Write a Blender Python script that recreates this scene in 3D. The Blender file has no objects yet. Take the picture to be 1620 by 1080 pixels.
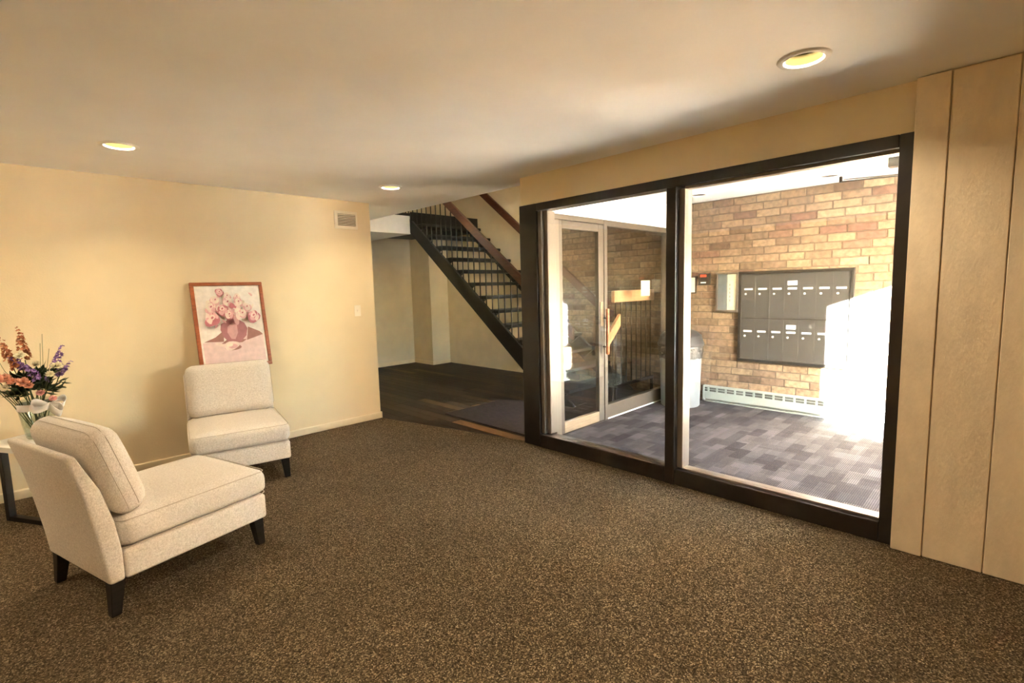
import bpy, bmesh, math, random
from mathutils import Vector, Matrix
random.seed(7)
S = bpy.context.scene
COL = S.collection

# ------------------------------------------------------------------ camera
cam_d = bpy.data.cameras.new('camera'); cam = bpy.data.objects.new('camera', cam_d); COL.objects.link(cam)
cam_d.sensor_width = 36.0; cam_d.lens = 782.0 / 1620.0 * 36.0; cam_d.clip_start = 0.05
cam.matrix_world = Matrix(((0.71059697, 0.09450851, -0.69722313, 0.0),
                           (-0.70309871, 0.05800781, -0.7087223, 0.0),
                           (-0.0265359, 0.9938326, 0.10766898, 1.44),
                           (0, 0, 0, 1)))
S.camera = cam

# ------------------------------------------------------------------ world, sun, exposure
SUN_DIR = Vector((1.0, 0.9225, -0.352)).normalized()
SUN_POWER, SKY_POWER, LAMP_POWER = 760.0, 5.5, 15.5
S.view_settings.view_transform = 'Standard'; S.view_settings.look = 'None'
S.view_settings.gamma = 1.0; S.view_settings.use_curve_mapping = False
S.view_settings.exposure = 1.0
w = bpy.data.worlds.new('world'); S.world = w; w.use_nodes = True
nt = w.node_tree; nt.nodes.clear()
wo = nt.nodes.new('ShaderNodeOutputWorld'); bg = nt.nodes.new('ShaderNodeBackground')
sky = nt.nodes.new('ShaderNodeTexSky'); sky.sky_type = 'NISHITA'; sky.sun_disc = False
sky.sun_elevation = math.radians(24); sky.sun_rotation = math.atan2(-SUN_DIR.x, -SUN_DIR.y)
nt.links.new(sky.outputs[0], bg.inputs[0]); bg.inputs[1].default_value = SKY_POWER
nt.links.new(bg.outputs[0], wo.inputs[0])
sd = bpy.data.lights.new('sun', 'SUN'); sd.energy = SUN_POWER; sd.angle = math.radians(0.53); sd.color = (1.0, 0.965, 0.92)
so = bpy.data.objects.new('sun', sd); COL.objects.link(so); so.location = (-4, -6, 6)
so.rotation_euler = SUN_DIR.to_track_quat('-Z', 'Y').to_euler()
S.cycles.use_denoising = True
S.cycles.max_bounces = 14; S.cycles.diffuse_bounces = 8; S.cycles.transparent_max_bounces = 16
S.cycles.sample_clamp_indirect = 0.0; S.cycles.sample_clamp_direct = 0.0
S.cycles.caustics_reflective = False; S.cycles.caustics_refractive = False

# ------------------------------------------------------------------ materials
def _nodes(name):
    m = bpy.data.materials.new(name); m.use_nodes = True
    return m, m.node_tree, m.node_tree.nodes['Principled BSDF']
def _ramp(nt, stops):
    r = nt.nodes.new('ShaderNodeValToRGB'); el = r.color_ramp.elements
    while len(el) < len(stops): el.new(0.5)
    for e, (p, c) in zip(el, stops): e.position = p; e.color = (*c, 1)
    return r
def mat(name, col, rough=0.6, metal=0.0, var=0.06, scale=12.0, bump=0.0, bscale=200.0, spec=0.5, stretch=None, emit=None, es=0.0, var2=None):
    m, nt, b = _nodes(name)
    tc = nt.nodes.new('ShaderNodeTexCoord'); mp = nt.nodes.new('ShaderNodeMapping'); nt.links.new(tc.outputs['Object'], mp.inputs[0])
    if stretch: mp.inputs['Scale'].default_value = stretch
    n = nt.nodes.new('ShaderNodeTexNoise'); n.inputs['Scale'].default_value = scale; n.inputs['Detail'].default_value = 5
    nt.links.new(mp.outputs[0], n.inputs['Vector'])
    lo = tuple(max(0, c * (1 - var)) for c in col); hi = var2 or tuple(min(1, c * (1 + var)) for c in col)
    r = _ramp(nt, [(0.3, lo), (0.7, hi)]); nt.links.new(n.outputs['Fac'], r.inputs[0]); nt.links.new(r.outputs[0], b.inputs['Base Color'])
    b.inputs['Roughness'].default_value = rough; b.inputs['Metallic'].default_value = metal; b.inputs['Specular IOR Level'].default_value = spec
    if bump:
        n2 = nt.nodes.new('ShaderNodeTexNoise'); n2.inputs['Scale'].default_value = bscale; n2.inputs['Detail'].default_value = 4
        nt.links.new(mp.outputs[0], n2.inputs['Vector'])
        bp = nt.nodes.new('ShaderNodeBump'); bp.inputs['Strength'].default_value = bump; bp.inputs['Distance'].default_value = 0.01
        nt.links.new(n2.outputs['Fac'], bp.inputs['Height']); nt.links.new(bp.outputs[0], b.inputs['Normal'])
    if emit: b.inputs['Emission Color'].default_value = (*emit, 1); b.inputs['Emission Strength'].default_value = es
    return m
def glass_mat(name, tint=(0.97, 0.98, 0.97), f0=0.05):
    m = bpy.data.materials.new(name); m.use_nodes = True; nt = m.node_tree; nt.nodes.clear()
    o = nt.nodes.new('ShaderNodeOutputMaterial'); mx = nt.nodes.new('ShaderNodeMixShader')
    t = nt.nodes.new('ShaderNodeBsdfTransparent'); t.inputs[0].default_value = (*tint, 1)
    g = nt.nodes.new('ShaderNodeBsdfGlossy'); g.inputs['Roughness'].default_value = 0.0
    lw = nt.nodes.new('ShaderNodeLayerWeight'); lw.inputs['Blend'].default_value = 0.5
    p = nt.nodes.new('ShaderNodeMath'); p.operation = 'POWER'; p.inputs[1].default_value = 5.0
    ml = nt.nodes.new('ShaderNodeMath'); ml.operation = 'MULTIPLY_ADD'; ml.inputs[1].default_value = 0.95; ml.inputs[2].default_value = f0
    nt.links.new(lw.outputs['Facing'], p.inputs[0]); nt.links.new(p.outputs[0], ml.inputs[0]); nt.links.new(ml.outputs[0], mx.inputs[0])
    nt.links.new(t.outputs[0], mx.inputs[1]); nt.links.new(g.outputs[0], mx.inputs[2]); nt.links.new(mx.outputs[0], o.inputs[0])
    return m
def carpet_mat():
    m, nt, b = _nodes('brown loop carpet')
    tc = nt.nodes.new('ShaderNodeTexCoord')
    v = nt.nodes.new('ShaderNodeTexVoronoi'); v.inputs['Scale'].default_value = 210.0; nt.links.new(tc.outputs['Object'], v.inputs['Vector'])
    sp = nt.nodes.new('ShaderNodeSeparateColor'); nt.links.new(v.outputs['Color'], sp.inputs[0])
    r = _ramp(nt, [(0.0, (0.042, 0.030, 0.017)), (0.45, (0.098, 0.070, 0.039)), (0.8, (0.172, 0.125, 0.071)), (1.0, (0.38, 0.29, 0.18))])
    nt.links.new(sp.outputs[0], r.inputs[0])
    n = nt.nodes.new('ShaderNodeTexNoise'); n.inputs['Scale'].default_value = 1.7; n.inputs['Detail'].default_value = 3; nt.links.new(tc.outputs['Object'], n.inputs['Vector'])
    r2 = _ramp(nt, [(0.3, (0.86, 0.86, 0.86)), (0.7, (1, 1, 1))]); nt.links.new(n.outputs['Fac'], r2.inputs[0])
    mx = nt.nodes.new('ShaderNodeMix'); mx.data_type = 'RGBA'; mx.blend_type = 'MULTIPLY'; mx.inputs[0].default_value = 1
    nt.links.new(r.outputs[0], mx.inputs[6]); nt.links.new(r2.outputs[0], mx.inputs[7]); nt.links.new(mx.outputs[2], b.inputs['Base Color'])
    bp = nt.nodes.new('ShaderNodeBump'); bp.inputs['Strength'].default_value = 0.8; bp.inputs['Distance'].default_value = 0.006
    nt.links.new(v.outputs['Distance'], bp.inputs['Height']); nt.links.new(bp.outputs[0], b.inputs['Normal'])
    b.inputs['Roughness'].default_value = 0.95; b.inputs['Specular IOR Level'].default_value = 0.1
    return m
def tile_carpet_mat():
    m, nt, b = _nodes('grey block print carpet')
    tc = nt.nodes.new('ShaderNodeTexCoord')
    def brick(rot, sx, sy, c1, c2, off):
        mp = nt.nodes.new('ShaderNodeMapping'); mp.inputs['Rotation'].default_value = (0, 0, rot); mp.inputs['Location'].default_value = off
        nt.links.new(tc.outputs['Object'], mp.inputs[0])
        t = nt.nodes.new('ShaderNodeTexBrick'); t.inputs['Scale'].default_value = 1.0; t.inputs['Brick Width'].default_value = sx
        t.inputs['Row Height'].default_value = sy; t.inputs['Mortar Size'].default_value = 0.0; t.offset = 0.37; t.inputs['Bias'].default_value = 0.0
        t.inputs['Color1'].default_value = (*c1, 1); t.inputs['Color2'].default_value = (*c2, 1)
        nt.links.new(mp.outputs[0], t.inputs['Vector']); return t
    a = brick(0.0, 0.27, 0.10, (0.026, 0.026, 0.034), (0.13, 0.124, 0.13), (0, 0, 0))
    c = brick(math.pi / 2, 0.22, 0.15, (0.45, 0.45, 0.47), (1, 1, 1), (0.1, 0.05, 0))
    d = brick(0.0, 0.23, 0.07, (0.6, 0.6, 0.62), (1.0, 1.0, 1.0), (0.07, 0.02, 0))
    mx = nt.nodes.new('ShaderNodeMix'); mx.data_type = 'RGBA'; mx.blend_type = 'MULTIPLY'; mx.inputs[0].default_value = 0.8
    nt.links.new(a.outputs[0], mx.inputs[6]); nt.links.new(c.outputs[0], mx.inputs[7])
    m2 = nt.nodes.new('ShaderNodeMix'); m2.data_type = 'RGBA'; m2.blend_type = 'MULTIPLY'; m2.inputs[0].default_value = 1
    nt.links.new(mx.outputs[2], m2.inputs[6]); nt.links.new(d.outputs[0], m2.inputs[7])
    wv = nt.nodes.new('ShaderNodeTexWave'); wv.inputs['Scale'].default_value = 26.0; wv.inputs['Distortion'].default_value = 0.6; wv.bands_direction = 'Y'
    nt.links.new(tc.outputs['Object'], wv.inputs['Vector'])
    r = _ramp(nt, [(0.2, (0.5, 0.5, 0.52)), (0.8, (1.35, 1.32, 1.28))]); nt.links.new(wv.outputs['Fac'], r.inputs[0])
    m3 = nt.nodes.new('ShaderNodeMix'); m3.data_type = 'RGBA'; m3.blend_type = 'MULTIPLY'; m3.inputs[0].default_value = 1
    nt.links.new(m2.outputs[2], m3.inputs[6]); nt.links.new(r.outputs[0], m3.inputs[7])
    ad = nt.nodes.new('ShaderNodeMix'); ad.data_type = 'RGBA'; ad.blend_type = 'ADD'; ad.inputs[0].default_value = 1; ad.inputs[7].default_value = (0.018, 0.017, 0.018, 1)
    nt.links.new(m3.outputs[2], ad.inputs[6]); nt.links.new(ad.outputs[2], b.inputs['Base Color'])
    n2 = nt.nodes.new('ShaderNodeTexNoise'); n2.inputs['Scale'].default_value = 300
    nt.links.new(tc.outputs['Object'], n2.inputs['Vector'])
    bp = nt.nodes.new('ShaderNodeBump'); bp.inputs['Strength'].default_value = 0.4; bp.inputs['Distance'].default_value = 0.004
    nt.links.new(n2.outputs['Fac'], bp.inputs['Height']); nt.links.new(bp.outputs[0], b.inputs['Normal'])
    b.inputs['Roughness'].default_value = 0.95; b.inputs['Specular IOR Level'].default_value = 0.1
    return m
def random_mat(name, stops, rough, island=False, scale=25.0, stretch=(1, 1, 1), amt=0.25, bump=0.3, spec=0.3):
    m, nt, b = _nodes(name)
    if island: g = nt.nodes.new('ShaderNodeNewGeometry'); out = g.outputs['Random Per Island']
    else: g = nt.nodes.new('ShaderNodeObjectInfo'); out = g.outputs['Random']
    r = _ramp(nt, stops); nt.links.new(out, r.inputs[0])
    tc = nt.nodes.new('ShaderNodeTexCoord'); mp = nt.nodes.new('ShaderNodeMapping'); mp.inputs['Scale'].default_value = stretch
    nt.links.new(tc.outputs['Object'], mp.inputs[0])
    ad = nt.nodes.new('ShaderNodeVectorMath'); nt.links.new(mp.outputs[0], ad.inputs[0]); nt.links.new(out, ad.inputs[1])
    n = nt.nodes.new('ShaderNodeTexNoise'); n.inputs['Scale'].default_value = scale; n.inputs['Detail'].default_value = 5; nt.links.new(ad.outputs[0], n.inputs['Vector'])
    r2 = _ramp(nt, [(0.3, (1 - amt,) * 3), (0.7, (1.0,) * 3)]); nt.links.new(n.outputs['Fac'], r2.inputs[0])
    mx = nt.nodes.new('ShaderNodeMix'); mx.data_type = 'RGBA'; mx.blend_type = 'MULTIPLY'; mx.inputs[0].default_value = 1
    nt.links.new(r.outputs[0], mx.inputs[6]); nt.links.new(r2.outputs[0], mx.inputs[7]); nt.links.new(mx.outputs[2], b.inputs['Base Color'])
    b.inputs['Roughness'].default_value = rough; b.inputs['Specular IOR Level'].default_value = spec
    if bump:
        bp = nt.nodes.new('ShaderNodeBump'); bp.inputs['Strength'].default_value = bump; bp.inputs['Distance'].default_value = 0.004
        nt.links.new(n.outputs['Fac'], bp.inputs['Height']); nt.links.new(bp.outputs[0], b.inputs['Normal'])
    return m
def fabric_mat(name, c1, c2, scale=420.0):
    m, nt, b = _nodes(name)
    tc = nt.nodes.new('ShaderNodeTexCoord')
    def noise(st, sc):
        mp = nt.nodes.new('ShaderNodeMapping'); mp.inputs['Scale'].default_value = st; nt.links.new(tc.outputs['Object'], mp.inputs[0])
        n = nt.nodes.new('ShaderNodeTexNoise'); n.inputs['Scale'].default_value = sc; n.inputs['Detail'].default_value = 2; nt.links.new(mp.outputs[0], n.inputs['Vector']); return n
    a = noise((1, .25, .25), scale); c = noise((.25, 1, 1), scale)
    ad = nt.nodes.new('ShaderNodeMath'); ad.operation = 'ADD'; nt.links.new(a.outputs['Fac'], ad.inputs[0]); nt.links.new(c.outputs['Fac'], ad.inputs[1])
    hv = nt.nodes.new('ShaderNodeMath'); hv.operation = 'MULTIPLY'; hv.inputs[1].default_value = 0.5; nt.links.new(ad.outputs[0], hv.inputs[0])
    r = _ramp(nt, [(0.36, c1), (0.64, c2)]); nt.links.new(hv.outputs[0], r.inputs[0]); nt.links.new(r.outputs[0], b.inputs['Base Color'])
    bp = nt.nodes.new('ShaderNodeBump'); bp.inputs['Strength'].default_value = 0.35; bp.inputs['Distance'].default_value = 0.003
    nt.links.new(hv.outputs[0], bp.inputs['Height']); nt.links.new(bp.outputs[0], b.inputs['Normal'])
    b.inputs['Roughness'].default_value = 0.92; b.inputs['Specular IOR Level'].default_value = 0.15
    b.inputs['Sheen Weight'].default_value = 0.15
    return m

M = dict(
    cream=mat('cream wall paint', (0.81, 0.675, 0.44), 0.75, var=0.03, scale=3, bump=0.08, bscale=90),
    ceil=mat('white ceiling paint', (0.91, 0.90, 0.875), 0.85, var=0.02, scale=3, bump=0.08, bscale=140),
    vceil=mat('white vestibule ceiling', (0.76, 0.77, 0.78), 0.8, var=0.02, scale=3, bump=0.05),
    board=mat('cream painted rough board', (0.82, 0.685, 0.49), 0.8, var=0.07, scale=14, bump=0.35, bscale=70, stretch=(1, 1, 0.35)),
    base=mat('cream baseboard paint', (0.76, 0.64, 0.42), 0.5, var=0.03),
    hallwall=mat('hall wall paint', (0.70, 0.60, 0.42), 0.8, var=0.05, scale=4, bump=0.1, bscale=60),
    white=mat('white paint', (0.82, 0.80, 0.76), 0.6, var=0.03),
    dark=mat('dark brown frame metal', (0.020, 0.014, 0.011), 0.35, var=0.15, spec=0.5),
    bronze=mat('beige frame metal', (0.20, 0.165, 0.13), 0.35, metal=0.2, var=0.06, stretch=(20, 20, 1)),
    alu=mat('tan anodised frame', (0.11, 0.09, 0.070), 0.4, metal=0.2, var=0.08, stretch=(20, 20, 1)),
    tanwood=mat('pale wood rail', (0.27, 0.195, 0.12), 0.5, var=0.15, scale=10, stretch=(1, 8, 8)),
    gap=mat('matt black metal', (0.008, 0.007, 0.007), 0.8, spec=0.05),
    glass=glass_mat('clear window glass', f0=0.06),
    vglass=glass_mat('clear vase glass', (0.90, 0.95, 0.93), 0.08),
    mortar=mat('brown mortar', (0.15, 0.115, 0.085), 0.95, var=0.15, scale=30, bump=0.4, bscale=120),
    carpet=carpet_mat(), tile=tile_carpet_mat(),
    sub=mat('dark subfloor', (0.02, 0.016, 0.013), 0.8),
    stair=mat('dark stair metal', (0.010, 0.009, 0.008), 0.5, var=0.2),
    tread=mat('dark tread carpet', (0.022, 0.023, 0.022), 0.7, var=0.25, scale=60, bump=0.3),
    redwood=mat('reddish handrail wood', (0.085, 0.026, 0.013), 0.4, var=0.25, scale=8, stretch=(6, 1, 6)),
    orangewood=mat('honey wood rail', (0.62, 0.33, 0.16), 0.4, var=0.12, scale=8, stretch=(1, 6, 6)),
    fabric=fabric_mat('oatmeal woven fabric', (0.53, 0.475, 0.405), (0.81, 0.755, 0.68)),
    seam=mat('fabric seam', (0.50, 0.43, 0.35), 0.9),
    blackwood=mat('black stained wood', (0.010, 0.008, 0.007), 0.45, var=0.3, spec=0.25, stretch=(1, 1, 6)),
    cherry=mat('cherry frame wood', (0.36, 0.105, 0.035), 0.35, var=0.25, scale=20, stretch=(1, 1, 4)),
    mailbox=mat('dark grey mailbox metal', (0.066, 0.064, 0.062), 0.42, metal=0.3, var=0.1, bump=0.05),
    mailtrim=mat('mailbox frame metal', (0.030, 0.028, 0.026), 0.4, metal=0.3),
    casetrim=mat('bronze case trim', (0.13, 0.105, 0.085), 0.4, metal=0.3),
    label=mat('white name card', (0.78, 0.80, 0.82), 0.6),
    bluelabel=mat('pale blue card', (0.55, 0.68, 0.86), 0.6),
    chrome=mat('bright lock metal', (0.78, 0.77, 0.75), 0.4, metal=0.2),
    bin=mat('pale grey bin plastic', (0.22, 0.235, 0.245), 0.45, var=0.03),
    lid=mat('dark grey lid plastic', (0.030, 0.029, 0.031), 0.42, var=0.1, spec=0.3),
    bag=mat('grey bin liner', (0.05, 0.05, 0.053), 0.2, var=0.5, scale=30, bump=0.9, bscale=30),
    heater=mat('white heater enamel', (0.36, 0.40, 0.365), 0.4, var=0.03),
    slot=mat('heater slot shadow metal', (0.10, 0.11, 0.10), 0.6),
    vent=mat('cream vent enamel', (0.84, 0.75, 0.58), 0.5, var=0.02),
    ventback=mat('vent duct', (0.10, 0.075, 0.045), 0.9),
    plate=mat('ivory switch plate', (0.86, 0.78, 0.62), 0.35, var=0.02),
    paper=mat('white paper', (0.80, 0.78, 0.70), 0.8, var=0.02),
    note=mat('tan paper', (0.46, 0.41, 0.30), 0.8, var=0.03),
    cream_paper=mat('cream directory strip', (0.80, 0.76, 0.58), 0.7, var=0.05),
    bluegrey=mat('blue grey directory felt', (0.17, 0.20, 0.23), 0.7, var=0.1),
    black=mat('black plastic', (0.015, 0.014, 0.014), 0.4),
    red=mat('red indicator', (0.65, 0.05, 0.02), 0.4, emit=(1, 0.10, 0.04), es=0.25),
    mat_rug=mat('dark maroon door mat', (0.032, 0.021, 0.021), 0.9, var=0.3, scale=18, bump=0.4, bscale=250),
    doily=mat('white table cloth', (0.80, 0.78, 0.72), 0.8, var=0.04, bump=0.2),
    ground=mat('pale concrete', (0.42, 0.40, 0.37), 0.9, var=0.1),
    lamp_in=mat('downlight gold reflector', (0.013, 0.0105, 0.004), 0.8, spec=0.02, var=0.02),
    lamp_dark=mat('unlit downlight baffle', (0.10, 0.09, 0.08), 0.5),
    lamp_on=mat('lit lamp face', (0.9, 0.85, 0.7), 0.5, emit=(1.0, 0.84, 0.52), es=1.6),
    green=mat('dark leaf green', (0.035, 0.055, 0.018), 0.55, var=0.5, scale=30),
    stem=mat('stem green', (0.10, 0.13, 0.05), 0.6, var=0.3),
    purple=mat('purple petal', (0.20, 0.09, 0.34), 0.7, var=0.4, scale=60, var2=(0.46, 0.27, 0.62)),
    orange=mat('rust orange petal', (0.50, 0.15, 0.06), 0.7, var=0.4, scale=60, var2=(0.72, 0.30, 0.14)),
    coral=mat('coral petal', (0.70, 0.26, 0.15), 0.7, var=0.3, scale=60, var2=(0.85, 0.45, 0.30)),
    ivory=mat('ivory rose petal', (0.78, 0.68, 0.42), 0.7, var=0.2, scale=60, var2=(0.88, 0.82, 0.62)),
    pinkf=mat('pink petal', (0.80, 0.42, 0.40), 0.7, var=0.2, scale=60),
    ribbon=mat('white ribbon', (0.82, 0.80, 0.78), 0.4, var=0.05),
    brick=random_mat('buff brick', [(0.0, (0.129, 0.085, 0.059)), (0.1, (0.228, 0.155, 0.1)), (0.3, (0.372, 0.263, 0.166)), (0.48, (0.24, 0.161, 0.109)), (0.66, (0.431, 0.313, 0.199)), (0.8, (0.26, 0.168, 0.116)), (0.9, (0.347, 0.239, 0.153)), (0.95, (0.236, 0.135, 0.094)), (1.0, (0.194, 0.107, 0.079))], 0.9, amt=0.5, bump=0.6, scale=22),
    brick_i=random_mat('buff brick run', [(0.0, (0.129, 0.085, 0.059)), (0.1, (0.228, 0.155, 0.1)), (0.3, (0.372, 0.263, 0.166)), (0.48, (0.24, 0.161, 0.109)), (0.66, (0.431, 0.313, 0.199)), (0.8, (0.26, 0.168, 0.116)), (0.9, (0.347, 0.239, 0.153)), (0.95, (0.236, 0.135, 0.094)), (1.0, (0.194, 0.107, 0.079))], 0.9, island=True, amt=0.5, bump=0.6, scale=22),
    plank=random_mat('dark wood plank', [(0.0, (0.022, 0.015, 0.011)), (0.4, (0.045, 0.028, 0.018)), (0.7, (0.060, 0.036, 0.022)), (0.88, (0.085, 0.050, 0.028)), (0.94, (0.22, 0.125, 0.055)), (1.0, (0.26, 0.15, 0.07))],
                     0.5, scale=9, stretch=(14, 1, 14), amt=0.5, bump=0.15, spec=0.2),
)

# ------------------------------------------------------------------ builders
class MB:
    def __init__(s): s.v, s.f, s.m = [], [], []; s.mi = 0
    def add(s, vs, fs):
        o = len(s.v); s.v += [tuple(p) for p in vs]; s.f += [tuple(i + o for i in f) for f in fs]; s.m += [s.mi] * len(fs); return s
    def box(s, x0, x1, y0, y1, z0, z1):
        return s.add([(x0, y0, z0), (x1, y0, z0), (x1, y1, z0), (x0, y1, z0), (x0, y0, z1), (x1, y0, z1), (x1, y1, z1), (x0, y1, z1)],
                     [(3, 2, 1, 0), (4, 5, 6, 7), (0, 1, 5, 4), (1, 2, 6, 5), (2, 3, 7, 6), (3, 0, 4, 7)])
    def prism(s, pts, axis, a, b):
        # pts: 2-D polygon; axis: the extrusion axis; the other two axes keep their order
        def P(p, t): return {'x': (t, p[0], p[1]), 'y': (p[0], t, p[1]), 'z': (p[0], p[1], t)}[axis]
        n = len(pts); vs = [P(p, a) for p in pts] + [P(p, b) for p in pts]
        return s.add(vs, [tuple(range(n))[::-1], tuple(range(n, 2 * n))] + [(i, (i + 1) % n, n + (i + 1) % n, n + i) for i in range(n)])
    def cyl(s, p0, p1, r0, r1=None, n=12, cap=True):
        r1 = r0 if r1 is None else r1; p0, p1 = Vector(p0), Vector(p1); d = (p1 - p0).normalized()
        u = d.orthogonal().normalized(); w_ = d.cross(u); vs = []
        for p, r in ((p0, r0), (p1, r1)):
            for k in range(n): a = 2 * math.pi * k / n; vs.append(p + (u * math.cos(a) + w_ * math.sin(a)) * r)
        fs = [(i, (i + 1) % n, n + (i + 1) % n, n + i) for i in range(n)]
        if cap: fs += [tuple(range(n))[::-1], tuple(range(n, 2 * n))]
        return s.add(vs, fs)
    def tube(s, pts, r, n=6, closed=False):
        pts = [Vector(p) for p in pts]; N = len(pts); vs = []
        for i, p in enumerate(pts):
            a = pts[(i - 1) % N] if (closed or i) else p; b = pts[(i + 1) % N] if (closed or i < N - 1) else p
            d = (b - a).normalized(); u = d.cross(Vector((0.123, 0.37, 0.921))).normalized(); w_ = d.cross(u)
            rr = r[i] if isinstance(r, (list, tuple)) else r
            vs += [p + (u * math.cos(2 * math.pi * k / n) + w_ * math.sin(2 * math.pi * k / n)) * rr for k in range(n)]
        fs = []
        for i in range(N if closed else N - 1):
            j = (i + 1) % N
            fs += [(i * n + k, i * n + (k + 1) % n, j * n + (k + 1) % n, j * n + k) for k in range(n)]
        if not closed: fs += [tuple(range(n))[::-1], tuple(range((N - 1) * n, N * n))]
        return s.add(vs, fs)
    def lathe(s, prof, c=(0, 0, 0), n=32, jit=None):
        vs = []
        for q, (r, z) in enumerate(prof):
            for k in range(n):
                a = 2 * math.pi * k / n; rr, zz = (r, z) if jit is None else jit(q, k, r, z)
                vs.append((c[0] + rr * math.cos(a), c[1] + rr * math.sin(a), c[2] + zz))
        fs = []
        for q in range(len(prof) - 1):
            fs += [(q * n + k, q * n + (k + 1) % n, (q + 1) * n + (k + 1) % n, (q + 1) * n + k) for k in range(n)]
        return s.add(vs, fs)
    def build(s, name, m, parent=None, bevel=0.0, seg=2, smooth=False, world=True, kind=None):
        me = bpy.data.meshes.new(name)
        bm = bmesh.new(); bv = [bm.verts.new(p) for p in s.v]
        for f, mi in zip(s.f, s.m):
            try: fc = bm.faces.new([bv[i] for i in f]); fc.material_index = mi
            except ValueError: pass
        bmesh.ops.recalc_face_normals(bm, faces=bm.faces)
        if bevel:
            ed = [e for e in bm.edges if len(e.link_faces) == 2 and e.calc_face_angle(0) > 0.5]
            bmesh.ops.bevel(bm, geom=ed, offset=bevel, segments=seg, profile=0.5, affect='EDGES', clamp_overlap=True)
        if parent is not None and world and 'base' in BASE.get(parent.name, {}):
            mw = BASE[parent.name]['base'].inverted()
            for v in bm.verts: v.co = mw @ v.co
        bm.to_mesh(me); bm.free()
        for mm in (m if isinstance(m, (list, tuple)) else [m]): me.materials.append(mm)
        if smooth:
            for p in me.polygons: p.use_smooth = True
            try: me.set_sharp_from_angle(angle=math.radians(smooth if smooth is not True else 50))
            except Exception: pass
        o = bpy.data.objects.new(name, me); COL.objects.link(o)
        if parent is not None:
            o.parent = parent
            if 'base' in BASE.get(parent.name, {}): BASE[o.name] = BASE[parent.name]
        if kind: o['kind'] = kind
        return o
BASE = {}
def tag(o, label, cat, group=None):
    o['label'] = label; o['category'] = cat
    if group: o['group'] = group
    return o
def thing(name, label, cat, loc=(0, 0, 0), rz=0.0, group=None):
    o = bpy.data.objects.new(name, None); COL.objects.link(o); o.empty_display_size = 0.1
    o.location = loc; o.rotation_euler = (0, 0, rz); tag(o, label, cat, group)
    BASE[o.name] = {'base': Matrix.Translation(loc) @ Matrix.Rotation(rz, 4, 'Z')}
    return o
def struct(name, mb, m, label, cat='wall', **k):
    o = mb.build(name, m, None, **k); o['kind'] = 'structure'; tag(o, label, cat); return o
def child_copy(o, parent, loc, name=None):
    c = o.copy(); COL.objects.link(c); c.parent = parent; c.location = loc; return c

# ------------------------------------------------------------------ the setting
H = 2.40
XB, YA = 3.23, 5.02
XW = 5.90                       # brick face
YE = -0.85                      # outer wall of the vestibule
def bx(*a): return MB().box(*a)

ground = struct('ground', bx(-30, 40, -45, YE - 0.121, -0.30, -0.06), M['ground'], 'pale concrete ground outside the entrance', 'ground')
# carpet lies over the hall boards along a slanting edge
struct('floor', MB().prism([(-3.0, YE), (3.26, YE), (3.26, 3.13), (2.80, 5.02), (-3.0, 5.02)], 'z', -0.06, 0.004), M['carpet'],
       'speckled brown carpet of the lobby', 'floor')
vfl = struct('floor_vestibule', bx(3.262, 5.95, YE - 0.1, 3.02, -0.06, 0.0), M['tile'], 'grey block-patterned carpet of the glazed vestibule', 'floor')
hfl = struct('floor_hall', bx(2.50, 6.20, 3.022, 8.45, -0.12, -0.065), M['sub'], 'dark wood plank floor of the stair hall', 'floor')
# planks run along Y
pw, pl = 0.125, 1.22
plank_mesh = {}
def plank(parent, x, y0, y1):
    key = round(y1 - y0, 2)
    if key not in plank_mesh:
        L = key
        o = MB().box(-pw / 2 + 0.001, pw / 2 - 0.001, 0.0015, L - 0.0015, 0, 0.06).build('plank', M['plank'], parent, bevel=0.0015, seg=1)
        plank_mesh[key] = o; o.location = (x, y0, -0.061); return
    child_copy(plank_mesh[key], parent, (x, y0, -0.061))
i = 0; x = 2.72
while x < 6.0:
    y = 3.03 - random.choice([0.0, 0.2, 0.4, 0.6, 0.8, 1.0])
    while y < 8.4:
        a, b_ = max(y, 3.03), min(y + pl, 8.43)
        if b_ - a > 0.06: plank(hfl, x + pw / 2, round(a, 2), round(b_, 2))
        y += pl
    x += pw; i += 1

# ceilings
def boolean_holes(o, holes, r, z0, z1):
    cut = MB()
    for (hx, hy) in holes: cut.cyl((hx, hy, z0), (hx, hy, z1), r, n=40)
    c = cut.build('cutter', M['white'])
    md = o.modifiers.new('cut', 'BOOLEAN'); md.object = c; md.operation = 'DIFFERENCE'; md.solver = 'EXACT'
    dg = bpy.context.evaluated_depsgraph_get(); dg.update()
    me = bpy.data.meshes.new_from_object(o.evaluated_get(dg)); o.modifiers.clear(); o.data = me
    bpy.data.objects.remove(c)
DL_ON = [(2.525, 0.705), (0.53, 4.03), (2.535, 4.13), (0.53, 0.70), (-1.5, 4.03), (-1.5, 0.70)]  # the later ones are unseen, added as brighter fill for the lobby
DL_OFF = [(5.46, 1.276), (5.38, 2.496)]
DR = 0.075
ce = struct('ceiling', MB().prism([(-3, YE - 0.12), (XB + 0.14, YE - 0.12), (XB + 0.14, 3.13), (3.45, 3.13), (3.45, 6.9), (2.6, 6.9), (2.6, 5.14), (-3, 5.14)], 'z', H, 2.66), M['ceil'], 'smooth white lobby ceiling with recessed lights', 'ceiling')
boolean_holes(ce, DL_ON, DR, H - 0.05, H + 0.14)
vc = struct('ceiling_vestibule', bx(XB + 0.142, 6.05, YE - 0.12, 3.13, H, 2.66), M['vceil'], 'bright white ceiling of the vestibule', 'ceiling')
boolean_holes(vc, DL_OFF, DR, H - 0.05, H + 0.14)
struct('ceiling_upper', bx(2.6, 6.1, 3.1, 8.55, 5.0, 5.1), M['white'], 'ceiling above the stairwell', 'ceiling')
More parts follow.
